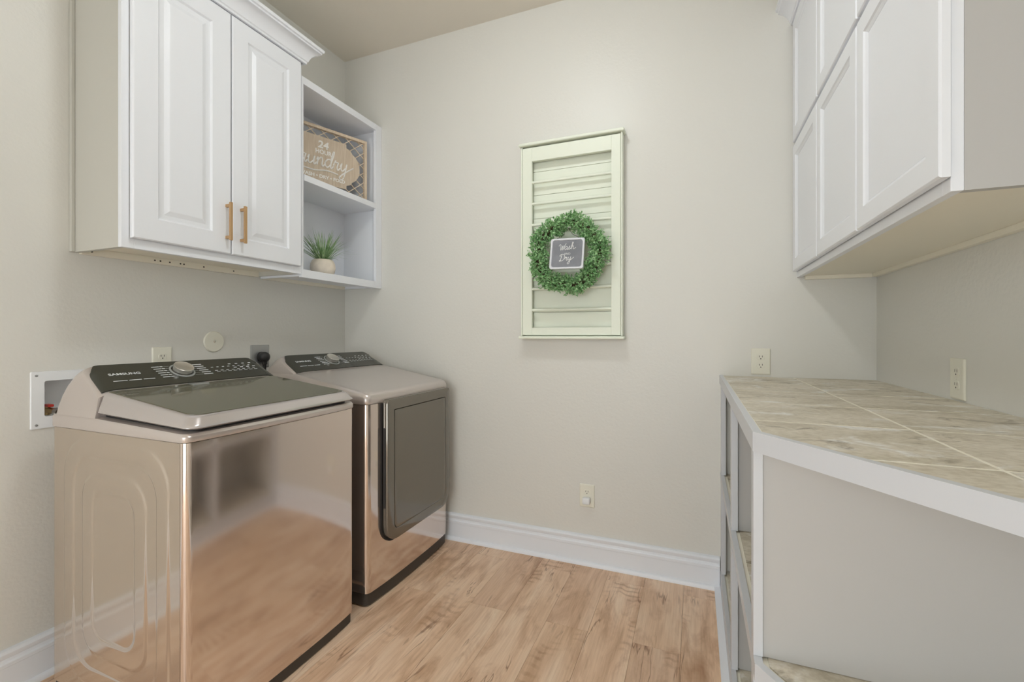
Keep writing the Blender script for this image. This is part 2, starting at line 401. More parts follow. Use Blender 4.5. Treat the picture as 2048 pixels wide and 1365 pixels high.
# open shelf unit beside it
SY0, SY1, SZ0, SZ1 = 1.762, D - .001, 1.519, 2.556
un = thing('open_shelf_unit', 'white open shelf unit between the two-door cabinet and the back wall', 'shelf', (XL, SY0, SZ0))
obj('back_panel', box(bm_new(), XL + .001, XL + .008, SY0, SY1, SZ0 + .03, SZ1 - .002), 'white', un)
for a, z in ((SY0, 'side_panel'), (SY1 - .018, 'side_panel')): obj(z, box(bm_new(), XL + .008, XF - .019, a, a + .018, SZ0 + .006, SZ1 - .002), 'white', un)
obj('top_panel', box(bm_new(), XL + .008, XF - .019, SY0 + .018, SY1 - .018, SZ1 - .028, SZ1 - .008), 'white', un)
obj('bottom_panel', box(bm_new(), XL + .008, XF - .019, SY0 + .018, SY1 - .018, SZ0 + .022, SZ0 + .040), 'white', un)
obj('shelf', box(bm_new(), XL + .008, XF - .001, SY0 + .018, SY1 - .018, 2.022, 2.055, .0015), 'white', un)
b = bm_new(); box(b, XF - .019, XF, SY1 - .056, SY1, SZ0, SZ1, .0012); box(b, XF - .019, XF, SY0, SY1 - .056, SZ1 - .038, SZ1, .0012); box(b, XF - .019, XF, SY0, SY1 - .056, SZ0, SZ0 + .042, .0012)
box(b, XF - .019, XF, SY0, SY0 + .012, SZ0 + .042, SZ1 - .038)
obj('face_frame', b, 'white', un)
b = bm_new(); box(b, XL + .001, XL + .019, SY0 + .02, SY1 - .02, SZ0 + .003, SZ0 + .022); obj('hanging_cleat', b, 'underside', un)

# right wall cabinet, two rows of doors
RY0, RZ0, RZ1 = 1.058, 1.484, 2.70
rc = thing('wall_cabinet', 'long white wall cabinet with six plain doors in two rows above the tiled counter', 'cabinet', (XRF, RY0, RZ0))
obj('end_panel', box(bm_new(), XRF + .019, XR - .001, RY0, RY0 + .018, RZ0, RZ1), 'panel_grey_shaded', rc)
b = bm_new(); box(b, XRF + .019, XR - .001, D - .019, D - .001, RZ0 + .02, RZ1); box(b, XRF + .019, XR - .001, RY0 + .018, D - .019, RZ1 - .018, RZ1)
obj('carcass', b, 'cab_side_shaded', rc)
obj('bottom_panel', box(bm_new(), XRF + .019, XR - .001, RY0 + .018, D - .019, RZ0 + .004, RZ0 + .022), 'underside', rc)
b = bm_new()
box(b, XRF, XRF + .019, RY0, RY0 + .03, RZ0, RZ1, .0012); box(b, XRF, XRF + .019, D - .04, D - .001, RZ0, RZ1, .0012)
for z0, z1 in ((RZ0, RZ0 + .04), (2.06, 2.10), (RZ1 - .08, RZ1)): box(b, XRF, XRF + .019, RY0 + .03, D - .04, z0, z1, .0012)
for yy in (1.508, 1.948): box(b, XRF, XRF + .018, yy - .02, yy + .02, RZ0 + .04, RZ1 - .08)
obj('face_frame', b, 'white', rc)
b = bm_new(); box(b, XR - .02, XR - .001, RY0 + .018, D - .02, RZ0 - .012, RZ0 + .004, .001); obj('wall_cleat', b, 'underside', rc)
b = bm_new(); box(b, XRF + .03, XR - .02, D - .02, D - .001, RZ0 - .012, RZ0 + .004, .001); obj('wall_cleat', b, 'underside', rc)
for y0, y1 in ((1.05, 1.505), (1.511, 1.945), (1.951, 2.384)):
    cab_door(rc, 1, XRD, y0, y1, 1.509, 2.074, .052, False); cab_door(rc, 1, XRD, y0, y1, 2.092, 2.632, .052, False)
t = bm_new(); sweep(t, [(XRD + .008, D - .001), (XRD + .008, RY0), (XR - .001, RY0)], [(o, z + 2.636) for o, z in CROWN]); obj('crown_moulding', t, 'white', rc, 35)

# ------------------------------------------------------------------ counter with open cubbies
ZT = 1.028; DY = 1.032                                  # top of tiles; where the front turns diagonal
def ydiag(x): return DY - (x - XC) * 1.30
def front_y(x, inset): return ydiag(x - inset * .79) + inset * .61
def clip_poly(x0, x1, y0, y1, inset):
    """rectangle cut by the diagonal front edge (inset behind it)"""
    P = [(x0, y0), (x1, y0), (x1, y1), (x0, y1)]; f = lambda p: p[1] - (ydiag(p[0]) + inset * 1.64); out = []
    for i in range(4):
        a, c = P[i], P[(i + 1) % 4]; fa, fc = f(a), f(c)
        if fa >= 0: out.append(a)
        if (fa >= 0) != (fc >= 0):
            t = fa / (fa - fc); out.append((a[0] + (c[0] - a[0]) * t, a[1] + (c[1] - a[1]) * t))
    return out
TX = [XC + .016, .415, XR - .002]; TYS = [.265, .572, .877, 1.181, 1.484, 1.788, 2.092, D - .002]
def tiles(parent, ztop, th, xin):
    xs = [TX[0] + xin, TX[1], TX[2]]
    for xa, xb in zip(xs, xs[1:]):
        for ya, yb in zip(TYS, TYS[1:]):
            P = clip_poly(xa + .0032, xb - .0032, ya + .0042, yb - .0042, .016 + xin)
            if len(P) < 3: continue
            cx = sum(p[0] for p in P) / len(P); cy = sum(p[1] for p in P) / len(P)
            ar = abs(sum(P[i][0] * P[(i + 1) % len(P)][1] - P[(i + 1) % len(P)][0] * P[i][1] for i in range(len(P)))) / 2
            if ar < .0006: continue
            t = bm_new(); s = lambda k: [(cx + (p[0] - cx) * k, cy + (p[1] - cy) * k) for p in P]
            loft(t, [[Vector((p[0] - cx, p[1] - cy, z)) for p in s(k)] for k, z in ((1, -th), (1, -.0005), (.998, 0))]); bmesh.ops.recalc_face_normals(t, faces=t.faces)
            o = obj('tile', t, 'tile'); o.location = (cx, cy, ztop); attach(o, parent)
def edge_strip(z0, z1, inset=0, th=.016, y_end=.245):
    """white strip along the front and round the diagonal"""
    t = bm_new(); xe = XR - .004
    dx, dy = .61, -.793
    nrm = Vector((-.793, -.61))                          # outward normal of the diagonal
    pts = [(XC, D - .002), (XC, DY), (xe, ydiag(xe))]
    sweep(t, [Vector(p) for p in pts][::-1] if False else [Vector(p) for p in pts], [(-inset, z0), (-inset, z1), (-inset - th, z1), (-inset - th, z0)])
    return t
def slab_poly(z0, z1, inset):
    P = [(XC + inset, D - .002), (XR - .002, D - .002), (XR - .002, ydiag(XR - .002) + inset * 1.64), (XC + inset, ydiag(XC + inset) + inset * 1.64)]
    t = bm_new(); prism(t, P, 'z', z0, z1); return t
top = thing('countertop', 'folding countertop of streaked beige stone tiles with white wooden edge along right wall', 'countertop', (XC, DY, .99))
obj('tile_bed', slab_poly(.992, ZT - .0006, .016), 'grout', top)
tiles(top, ZT, .008, 0)
obj('edge_strip', edge_strip(.99, ZT + .002), 'counter_white', top)

base = thing('cubby_unit', 'white open cubby unit with tiled shelves under the folding countertop', 'shelf unit', (XC, DY, 0))
SH = .56                                                # tiled middle shelf
sh = obj('shelf', slab_poly(SH - .03, SH - .003, .016), 'grout', base); tiles(sh, SH, .006, .012)
obj('shelf_edge', edge_strip(SH - .034, SH + .003, .004), 'counter_white', base)
bs = obj('bottom_shelf', slab_poly(.0, .087, .016), 'grout', base); tiles(bs, .092, .006, .012)
obj('bottom_edge', edge_strip(0, .095, .004), 'counter_white', base)
obj('shoe_moulding', edge_strip(0, .018, -.0225, .0262), 'white', base)
for lo, hi in ((.095, SH - .034), (SH + .003, .99)):
    obj('post', box(bm_new(), XC + .006, XC + .026, D - .05, D - .002, lo, hi, .001), 'counter_white', base)
    obj('post', box(bm_new(), XC + .006, XC + .026, 1.702, 1.752, lo, hi, .001), 'counter_white', base)
    obj('divider_panel', box(bm_new(), XC + .026, XR - .002, 1.716, 1.735, lo - .002, hi), 'panel_grey_shaded', base)
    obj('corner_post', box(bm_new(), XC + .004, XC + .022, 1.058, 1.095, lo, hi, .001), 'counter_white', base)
    obj('end_panel', box(bm_new(), XC + .022, XR - .002, 1.064, 1.082, lo - .002, hi), 'panel_grey_shaded', base)

# ------------------------------------------------------------------ washer and dryer
CON = [(-2.030, .955), (-2.028, .985), (-2.015, 1.03), (-1.995, 1.068), (-1.965, 1.100), (-1.943, 1.113), (-1.925, 1.117), (-1.80, 1.040), (-1.790, 1.03), (-1.785, .955)]
S0 = Vector((-1.80, 0, 1.040)); S1 = Vector((-1.925, 0, 1.117))   # sloped control face
def kfac(t, w):
    d = min(t, w - t); q = max(0, 1 - d / .075); return 1 - .20 * (1 - math.sqrt(max(0, 1 - q * q)))
def console_pt(x, z, y, y0, wd):
    k = kfac(y - y0, wd); tl, tr = y - y0, y0 + wd - y
    y += .016 * (z - .955) / .12 * (max(0, 1 - tl / .10) - max(0, 1 - tr / .10)); return Vector((x + (1 - k) * .12 * (1 if x < -1.9 else 0), y, .955 + (z - .955) * k))
def console(parent, y0, y1, m):
    wd = y1 - y0; ys = [y0 + wd * .5 * (1 - math.cos(math.pi * i / 90)) for i in range(91)]
    t = bm_new(); loft(t, [[console_pt(x, z, y, y0, wd) for x, z in CON] for y in ys]); bmesh.ops.recalc_face_normals(t, faces=t.faces)
    c = obj('console', t, m, parent, 35)
    nrm = Vector((.077, 0, .125)).normalized(); rows = []
    NS = 12; NY = 70
    def yl(s): return .014 + .002 * s + .03 * max(0, (s - .55) / .45) ** 2.4
    for i in range(NS + 1):
        s = i / NS; s2 = -.01 + s * .985; base_p = S0 + (S1 - S0) * s2
        a, e = y0 + yl(s), y1 - yl(s); row = []
        for j in range(NY + 1):
            y = a + (e - a) * j / NY; p = console_pt(base_p.x, base_p.z, y, y0, wd) + nrm * .004; row.append(p)
        rows.append(row)
    t = bm_new(); R_ = loft(t, rows, False, False, False)
    skirt = [R_[0][j].co - nrm * .009 for j in range(NY + 1)]
    loft(t, [rows[0], skirt], False, False, False); loft(t, [rows[-1], [p - nrm * .009 for p in rows[-1]]], False, False, False)
    for e in (0, -1): loft(t, [[r[e] for r in rows], [r[e] - nrm * .009 for r in rows]], False, False, False)
    bmesh.ops.recalc_face_normals(t, faces=t.faces)
    cp = obj('control_panel', t, 'black_glass', parent, 40)
    pl = Plane((S0.x + nrm.x * .004, y0, S0.z + nrm.z * .004), (0, 1, 0), (S1 - S0))
    W = y1 - y0; dl = .452 * W
    t = bm_new(); text_mesh(t, pl, 'SAMSUNG', .178 * W, .080, .0165, .0012, 'CENTER', 1.3, 0, .0005); obj('lettering', t, 'print_white', cp)
    t = bm_new()
    for a0, a1 in ((.105, .165), (.172, .228), (.236, .290)): bar(t, pl, a0 * W, a1 * W, .039, .0425)
    for i in range(6):
        b0 = .110 - i * .0135; sx = .013 * i / 6
        for (a0, a1) in ((.318 + sx, .356 + sx), (.359 + sx, .374 + sx)): bar(t, pl, a0 * W, a1 * W, b0 - .002, b0 + .0025)
        sx = .02 * (i / 6); bar(t, pl, (.530 + sx) * W, (.583 + sx) * W, b0 - .002, b0 + .0025)
    for i in range(8): bar(t, pl, (.62 + .034 * i) * W, (.634 + .034 * i) * W, .083, .0865)
    for i in range(8): bar(t, pl, (.625 + .035 * i) * W, (.642 + .035 * i) * W, .058, .0615); bar(t, pl, (.63 + .035 * i) * W, (.652 + .035 * i) * W, .050, .0525)
    for i in range(4): bar(t, pl, (.74 + .045 * i) * W, (.757 + .045 * i) * W, .098, .103); bar(t, pl, (.755 + .042 * i) * W, (.775 + .042 * i) * W, .071, .076)
    obj('printed_marks', t, 'print_white', cp, kind='stuff')
    t = bm_new()
    for i in range(6):
        b0 = .110 - i * .0135; sx = .013 * i / 6
        bar(t, pl, (.376 + sx) * W, .405 * W, b0 - .0008, b0 + .0008); bar(t, pl, .498 * W, (.526 + .02 * i / 6) * W, b0 - .0008, b0 + .0008)
    obj('printed_lines', t, 'print_grey', cp, kind='stuff')
    o = pl.at(dl, .076, .0)
    t = bm_new(); lathe(t, [(.044, 0), (.044, .002), (.041, .003), (.038, .003), (.038, .0)], o, pl.n); obj('dial_ring', t, 'print_grey', cp, 40)
    t = bm_new(); lathe(t, [(.032, 0), (.032, .006), (.0335, .007), (.0335, .018), (.034, .019), (.034, .021), (.0325, .022), (.031, .0213), (.0005, .0213)], o, pl.n, 40); obj('dial', t, 'brushed', cp, 30)
    return pl, dl

def body_outline(y0, y1, xb, xf, bulge=.010, r=.022):
    """plan outline: flat back and sides, softly bowed front with rounded corners"""
    P = [(-1.79, y1), (xb, y1), (xb, y0), (-1.79, y0)]
    for k in range(7):
        a = R(-90 + 90 * k / 6); P.append((xf - bulge - r + r * math.cos(a), y0 + r + r * math.sin(a)))
    for k in range(1, 18):
        q = k / 18; P.append((xf - bulge * abs(2 * q - 1) ** 3.0, y0 + r + (y1 - y0 - 2 * r) * q))
    for k in range(7):
        a = R(90 * k / 6); P.append((xf - bulge - r + r * math.cos(a), y1 - r + r * math.sin(a)))
    return P
def scaled(P, dx, dy, y0, y1):
    c = (y0 + y1) / 2; return [(p[0] - (dx if p[0] > -1.6 else 0), c + (p[1] - c) * (1 - 2 * dy / (y1 - y0))) for p in P]
AXB, AXF = -2.03, -1.343

WY0, WY1 = .853, 1.553
ws = thing('washing_machine', 'champagne top-load washing machine with tinted glass lid and embossed side', 'washing machine', (-1.69, 1.2, 0))
O = body_outline(WY0 + .004, WY1, AXB, AXF)
t = bm_new(); loft(t, [[Vector((p[0], p[1], z)) for p in O] for z in (.046, .911)]); bmesh.ops.recalc_face_normals(t, faces=t.faces)
obj('cabinet', t, 'champagne', ws, 35)
# embossed steel side facing the camera side
t = bm_new(); NX, NZ = 200, 260; x0, x1, z0, z1 = AXB + .001, AXF - .032, .047, .910
def sd(x, z, e, r):
    cx, cz, hx, hz = -1.694, .485, .270 - e, .395 - e
    qx, qz = abs(x - cx) - hx + r, abs(z - cz) - hz + r
    return math.hypot(max(qx, 0), max(qz, 0)) + min(max(qx, qz), 0) - r
def sstep(a, b, v):
    q = min(1, max(0, (v - a) / (b - a))); return q * q * (3 - 2 * q)
def emb(x, z):
    w_ = .0065; h = 0
    for i, (e, r) in enumerate(((0, .12), (.054, .10), (.105, .08), (.160, .06))): h += (1 if i % 2 == 0 else -1) * sstep(-w_, w_, -sd(x, z, e, r))
    return h * .0030
loft(t, [[Vector((x0 + (x1 - x0) * i / NX, WY0 + .0035 - emb(x0 + (x1 - x0) * i / NX, z0 + (z1 - z0) * j / NZ), z0 + (z1 - z0) * j / NZ)) for i in range(NX + 1)] for j in range(NZ + 1)], False, False, False)
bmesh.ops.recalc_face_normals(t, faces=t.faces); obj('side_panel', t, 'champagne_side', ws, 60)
# top cover
P = body_outline(WY0, WY1 + .002, AXB - .002, AXF + .004)
def tz(x): return .958 - .017 * (x + 1.79) / .44 if x > -1.79 else .958
t = bm_new(); rows = []
for dx, dy, f in ((0.002, .001, 'a'), (0, 0, 'b'), (0, 0, 'c'), (.006, .004, 'd'), (.026, .016, 'e')):
    rows.append([Vector((x, y, {'a': .913, 'b': .917, 'c': tz(x) - .012, 'd': tz(x) - .004, 'e': tz(x) - .001}[f])) for x, y in scaled(P, dx, dy, WY0, WY1)])
loft(t, rows); bmesh.ops.recalc_face_normals(t, faces=t.faces); obj('top_cover', t, 'champagne_top', ws, 35)
# dark filler for the shade in the lid gap, lid rim and glass
LX0, LX1, LY0, LY1 = -1.782, -1.338, WY0 + .006, WY1 - .006
def lid_loop(ins, z_of, rear=0):
    return [Vector((x, y, z_of(x))) for x, y in rrect(LX0 + rear, LX1 - ins, LY0 + ins, LY1 - ins, (.001, .034, .034, .001), 8)]
def lb(x): return .968 - .020 * (x - LX0) / (LX1 - LX0)
def lt(x): return 1.036 - .054 * (x - LX0) / (LX1 - LX0)
t = bm_new(); loft(t, [lid_loop(.022, lambda x: lb(x) - .014), lid_loop(.022, lambda x: lb(x) + .004)]); bmesh.ops.recalc_face_normals(t, faces=t.faces); obj('lid_gap_shade', t, 'gap', ws)
t = bm_new(); loft(t, [lid_loop(.006, lb), lid_loop(.0, lambda x: lb(x) + .005), lid_loop(.001, lambda x: lb(x) + .010), lid_loop(.006, lambda x: lb(x) + .4 * (lt(x) - lb(x))), lid_loop(.016, lambda x: lb(x) + .85 * (lt(x) - lb(x))), lid_loop(.024, lambda x: lt(x) - .0006), lid_loop(.030, lt)]); bmesh.ops.recalc_face_normals(t, faces=t.faces)
lid = obj('lid', t, 'lid_rim', ws, 50)
t = bm_new(); loft(t, [lid_loop(.030, lambda x: lt(x) - .002), lid_loop(.030, lambda x: lt(x) + .0012), lid_loop(.032, lambda x: lt(x) + .0018)]); bmesh.ops.recalc_face_normals(t, faces=t.faces)
obj('lid_glass', t, 'lid_glass', lid, label='dark tinted glass pane in the lid')
pl, dl = console(ws, WY0, WY1, 'champagne_top')
t = bm_new(); yy = WY0 + dl; box(t, -1.788, -1.748, yy - .03, yy + .03, 1.030, 1.040, .003); obj('lid_latch', t, 'steel', ws, 40)
t = bm_new(); Q = scaled(body_outline(WY0 + .004, WY1, AXB, AXF), .005, .004, WY0, WY1); loft(t, [[Vector((x, y, z)) for x, y in Q] for z in (.004, .046)]); bmesh.ops.recalc_face_normals(t, faces=t.faces); obj('kick_plate', t, 'kick', ws)
for x in (-1.97, -1.41):
    for y in (WY0 + .07, WY1 - .07): t = bm_new(); lathe(t, [(.02, 0), (.02, .006), (.012, .008), (.012, .03)], (x, y, 0), n=14); obj('foot', t, 'black_rubber', ws)

DY0, DY1 = 1.640, 2.345
dr = thing('clothes_dryer', 'champagne front-load clothes dryer with large dark glass door by the back wall', 'dryer', (-1.69, 2.0, 0))
O = body_outline(DY0, DY1, AXB, AXF, .012, .026)
t = bm_new(); loft(t, [[Vector((p[0], p[1], z)) for p in O] for z in (.062, .908)]); bmesh.ops.recalc_face_normals(t, faces=t.faces); obj('cabinet', t, 'champagne', dr, 35)
P = body_outline(DY0 - .002, DY1 + .002, AXB - .002, AXF + .003, .012, .028)
def dz(x, top):
    u_ = min(1, max(0, (x + 1.79) / .43)); return top - .078 * u_
t = bm_new(); rows = []
for dx, dy, top, kind in ((.002, .002, 0, 'a'), (0, 0, 0, 'b'), (0, 0, 0, 'c'), (.004, .004, 0, 'd'), (.014, .012, 0, 'e'), (.032, .028, 0, 'f')):
    row = []
    for x, y in scaled(P, dx, dy, DY0, DY1):
        zt = dz(x, 1.036); row.append(Vector((x, y, {'a': .910, 'b': .914, 'c': .914 + (zt - .914) * .45, 'd': .914 + (zt - .914) * .75, 'e': .914 + (zt - .914) * .95, 'f': zt}[kind])))
    rows.append(row)
loft(t, rows, True, False)
# ruled top so the slope breaks at the console
n = len(rows[-1]); last = rows[-1]
ctr = [Vector((p.x, p.y, p.z)) for p in last]
front = [p for p in last if p.x >= -1.8]
front.sort(key=lambda p: p.y); a = [Vector((-1.79, p.y, 1.036)) for p in front]
loft(t, [front, a], False, False, False)
loft(t, [[a[0], a[-1]], [Vector((AXB, a[0].y, 1.036)), Vector((AXB, a[-1].y, 1.036))]], False, False, False)
bmesh.ops.remove_doubles(t, verts=t.verts, dist=.0004); bmesh.ops.recalc_face_normals(t, faces=t.faces); obj('top_cover', t, 'champagne_top', dr, 40)
console(dr, DY0, DY1, 'champagne_top')
# door: sheet painted dark for gap shade, glass slab with rounded corners, inner line
dy0, dy1, dz0, dz1 = 1.732, 2.306, .252, .922
rr = (.085, .085, .022, .022)
def rloop(ins, x): return [Vector((x, p[0], p[1])) for p in rrect(dy0 + ins, dy1 - ins, dz0 + ins, .906, (.09, .09, .004, .004), 8)]
def dloop(ins, x): return [Vector((x, p[0], p[1])) for p in rrect(dy0 + ins, dy1 - ins, dz0 + ins, dz1 - ins, tuple(max(.004, q - ins) for q in rr), 8)]
t = bm_new(); loft(t, [rloop(-.010, AXF - .02), rloop(-.010, AXF + .0015), rloop(-.007, AXF + .002)]); bmesh.ops.recalc_face_normals(t, faces=t.faces); obj('door_gap_shade', t, 'gap', dr)
t = bm_new(); loft(t, [dloop(0, AXF - .01), dloop(0, AXF + .018), dloop(.003, AXF + .024), dloop(.008, AXF + .026), dloop(.050, AXF + .0265), dloop(.053, AXF + .0235)], True, False); bmesh.ops.recalc_face_normals(t, faces=t.faces)
door = obj('door', t, 'door_glass', dr, 35)
def gl(ins, x): return [Vector((x, p[0], p[1])) for p in rrect(dy0 + ins, dy1 - ins, dz0 + ins, dz1 - ins, .02, 8)]
t = bm_new(); loft(t, [dloop(.0545, AXF + .020), dloop(.0545, AXF + .0262), dloop(.057, AXF + .0272), dloop(.07, AXF + .028), dloop(.16, AXF + .0295)]); bmesh.ops.recalc_face_normals(t, faces=t.faces); obj('door_glass', t, 'door_glass', door, 35)
t = bm_new(); box(t, AXF + .004, AXF + .016, dy0 - .006, dy0 + .004, .42, .79, .002); obj('door_grip', t, 'black_rubber', door)
t = bm_new(); Q = scaled(body_outline(DY0, DY1, AXB, AXF, .012, .026), .004, .003, DY0, DY1); loft(t, [[Vector((x, y, z)) for x, y in Q] for z in (.008, .062)]); bmesh.ops.recalc_face_normals(t, faces=t.faces); obj('kick_plate', t, 'kick', dr, 35)
for x in (-1.97, -1.41):
    for y in (DY0 + .07, DY1 - .07): t = bm_new(); lathe(t, [(.02, 0), (.02, .006), (.012, .008), (.012, .03)], (x, y, 0), n=14); obj('foot', t, 'black_rubber', dr)

# ------------------------------------------------------------------ drying rack on the back wall
fy = D - .055                                                # front plane of the rack
K = fy / D
def rackx(px):
    u = (px - 1024) / 910; return fy * (-.3738 + u * .9275) / (.9275 + u * .3738)
rx0, rx1 = rackx(1040.5), rackx(1247); sx0, sx1 = rackx(1045.5), rackx(1241)
ix0, ix1 = rackx(1063.8), rackx(1222.5)
rz0, rz1 = 1.216, 2.256
rk = thing('drying_rack', 'cream wooden wall-mounted drying rack with slim dowels on the back wall', 'drying rack', ((rx0 + rx1) / 2, D, rz0))
for a, bb in ((rx0 + .004, sx0 - .001), (sx1 + .001, rx1 - .004)): obj('side_rail', box(bm_new(), a, bb, fy - .004, D - .001, rz0, rz1, .004), 'rack_cream', rk)
for z, e in ((rz1, 1), (rz0 - .016, 1)): obj('end_rail', box(bm_new(), rx0 - .006, rx1 + .006, fy - .018, D - .001, z, z + .016, .006, 3), 'rack_cream', rk)
fz0, fz1 = rz0 + .006, rz1 - .008
iz0, iz1 = 1.262, 2.172
obj('stile', box(bm_new(), sx0, ix0, fy - .001, fy + .019, fz0, fz1, .0015), 'rack_cream', rk)
obj('stile', box(bm_new(), ix1, sx1, fy - .001, fy + .019, fz0, fz1, .0015), 'rack_cream', rk)
obj('rail', box(bm_new(), ix0, ix1, fy - .0005, fy + .019, fz0, iz0, .0015), 'rack_cream', rk)
obj('rail', box(bm_new(), ix0, ix1, fy - .0005, fy + .019, iz1, fz1, .0015), 'rack_cream', rk)
NB = 8; bz = [rz0 + (rz1 - rz0) * i / NB for i in range(NB + 1)]
for a, bb in zip(bz, bz[1:]): obj('back_board', box(bm_new(), sx0, sx1, D - .012, D - .002, a + .0008, bb - .0008, .0015), 'rack_cream', rk)
ROD = [1.226 - (ypx - 669) / 910 * (.3738 * .82 + .9275 * fy) for ypx in (364.7, 407.5, 450, 492.5, 535.5, 578, 620.7)]
for z in ROD:
    t = bm_new(); tube(t, [(ix0 - .004, fy + .010, z), (ix1 + .004, fy + .010, z)], .008, 12); obj('dowel', t, 'rack_cream', rk, 50)

# wreath and little sign
def wray(px, py, y):
    u = (px - 1024) / 910; vv = -(py - 669) / 910; s = y / (.9275 + u * .3738); return Vector((s * (-.3738 + u * .9275), y, 1.226 + s * vv))
wc = wray(1134, 508, fy - .062)
wr = thing('wreath', 'round green boxwood wreath hung on the dowels of the drying rack', 'wreath', wc)
RM = .163
t = bm_new(); tube(t, [wc + Vector((RM * math.cos(a), .01, RM * math.sin(a))) for a in [2 * math.pi * i / 48 for i in range(49)]], .016, 8, False); obj('ring', t, 'twig', wr, 60)
t = bm_new()
for i in range(1900):
    a = random.uniform(0, 2 * math.pi); th = random.uniform(0, 2 * math.pi); rr_ = .037 * math.sqrt(random.uniform(.18, 1.05)) + (.008 if random.random() < .2 else 0)
    er = Vector((math.cos(a), 0, math.sin(a))); tw = Vector((-math.sin(a), 0, math.cos(a)))
    out = (er * math.cos(th) + Vector((0, 1, 0)) * math.sin(th))
    cen = wc + er * (RM + .008 * math.sin(5 * a + 1) + random.gauss(0, .006)) + out * rr_
    if cen.y > fy - .016: continue
    dirv = (out + tw * random.uniform(-.7, .7) + Vector((random.uniform(-.3, .3), random.uniform(-.3, .3), random.uniform(-.3, .3)))).normalized()
    for k in range(5):                                        # sprig of small oval leaves
        ax = (dirv * random.uniform(.2, 1) + Vector((random.uniform(-1, 1), random.uniform(-1, 1), random.uniform(-1, 1))) * .8).normalized()
        sd_ = ax.cross(Vector((random.uniform(-1, 1), random.uniform(-1, 1), random.uniform(-1, 1)))).normalized(); nn = ax.cross(sd_)
        L = random.uniform(.011, .017); Wd = L * .33; b0 = cen + dirv * (.004 * k - .008)
        vsx = [t.verts.new(b0), t.verts.new(b0 + ax * L * .5 + sd_ * Wd + nn * .0015), t.verts.new(b0 + ax * L), t.verts.new(b0 + ax * L * .5 - sd_ * Wd + nn * .0015)]
        t.faces.new((vsx[0], vsx[1], vsx[2])); t.faces.new((vsx[0], vsx[2], vsx[3]))
obj('foliage', t, 'wreath_leaf', wr, kind='stuff')

yS = wc.y - .058
TLp, TRp, BRp, BLp = wray(1106, 478, yS + .022), wray(1170, 476, yS + .022), wray(1167, 537, yS), wray(1095, 540, yS)
cS = (TLp + TRp + BRp + BLp) / 4; u_ = ((TRp - TLp) + (BRp - BLp)).normalized(); v_ = ((TLp - BLp) + (TRp - BRp)); v_ = (v_ - u_ * v_.dot(u_)).normalized()
ps = Plane(cS, u_, v_)
sw = ((TRp - TLp).length + (BRp - BLp).length) / 4; shh = ((TLp - BLp).length + (TRp - BRp).length) / 4
wsn = thing('chalkboard_sign', 'small metal-framed chalkboard sign lettered Wash and Dry hanging inside the wreath', 'sign', cS)
def sl(ins, h): return [ps.at(a, c, h) for a, c in rrect(-sw + ins, sw - ins, -shh + ins, shh - ins, .012, 5)]
t = bm_new(); loft(t, [sl(0, -.004), sl(0, .004), sl(.0015, .006), sl(.009, .006), sl(.011, .002)], True, False); bmesh.ops.recalc_face_normals(t, faces=t.faces); obj('frame', t, 'sign_metal', wsn, 40)
t = bm_new(); loft(t, [sl(.0105, -.001), sl(.0105, .0022)]); bmesh.ops.recalc_face_normals(t, faces=t.faces); obj('board', t, 'chalkboard', wsn)
t = bm_new(); script_word(t, ps, 'Wash', -.040, .016, .0175, .0016, .0032, .12, .09); script_word(t, ps, 'Dry', -.036, -.040, .0185, .0016, .0032, .12, .09); text_mesh(t, ps, 'AND', .002, -.002, .015, .0032, 'CENTER', 1.0)
obj('lettering', t, 'chalk', wsn)
t = bm_new(); tube(t, [ps.at(-sw + .02, shh - .004, -.002), ps.at(-.02, shh + .018, .004), wc + Vector((0, -.02, RM - .02)), ps.at(.025, shh + .018, .004), ps.at(sw - .02, shh - .004, -.002)], .0011, 6); obj('hanging_wire', t, 'wire', wsn)

# ------------------------------------------------------------------ things on the open shelves
d_ = Vector((.352, .936, 0)).normalized(); rt = Vector((-1.936, 2.338, 2.0575))
SW_, SHT = .585, .392; lo_ = rt - d_ * SW_
n_ = d_.cross(Vector((0, 0, 1)))                             # faces the room
pS = Plane(lo_, d_, (0, 0, 1))
sg = thing('laundry_sign', 'framed wooden lattice sign lettered Laundry on the upper open shelf', 'sign', lo_ + d_ * SW_ / 2)
def pbox(bm, pl, a0, a1, b0, b1, h0, h1):
    tt = bmesh.new(); loft(tt, [[pl.at(a, c, h) for a, c in ((a0, b0), (a1, b0), (a1, b1), (a0, b1))] for h in (h0, h1)]); bmesh.ops.recalc_face_normals(tt, faces=tt.faces); merge(bm, tt)
for (a0, a1, b0, b1) in ((0, .016, 0, SHT), (SW_ - .016, SW_, 0, SHT), (.016, SW_ - .016, 0, .016), (.016, SW_ - .016, SHT - .016, SHT)):
    t = bm_new(); pbox(t, pS, a0, a1, b0, b1, -.022, 0); obj('frame_bar', t, 'frame_wood', sg)
ia0, ia1, ib0, ib1 = .014, SW_ - .014, .014, SHT - .014
def clip_line(c, sl_):
    pts = []
    for a in (ia0, ia1):
        bq = c + sl_ * a
        if ib0 <= bq <= ib1: pts.append((a, bq))
    for bq in (ib0, ib1):
        a = (bq - c) / sl_
        if ia0 < a < ia1: pts.append((a, bq))
    return sorted(pts)[:1] + sorted(pts)[-1:] if len(pts) > 1 else None
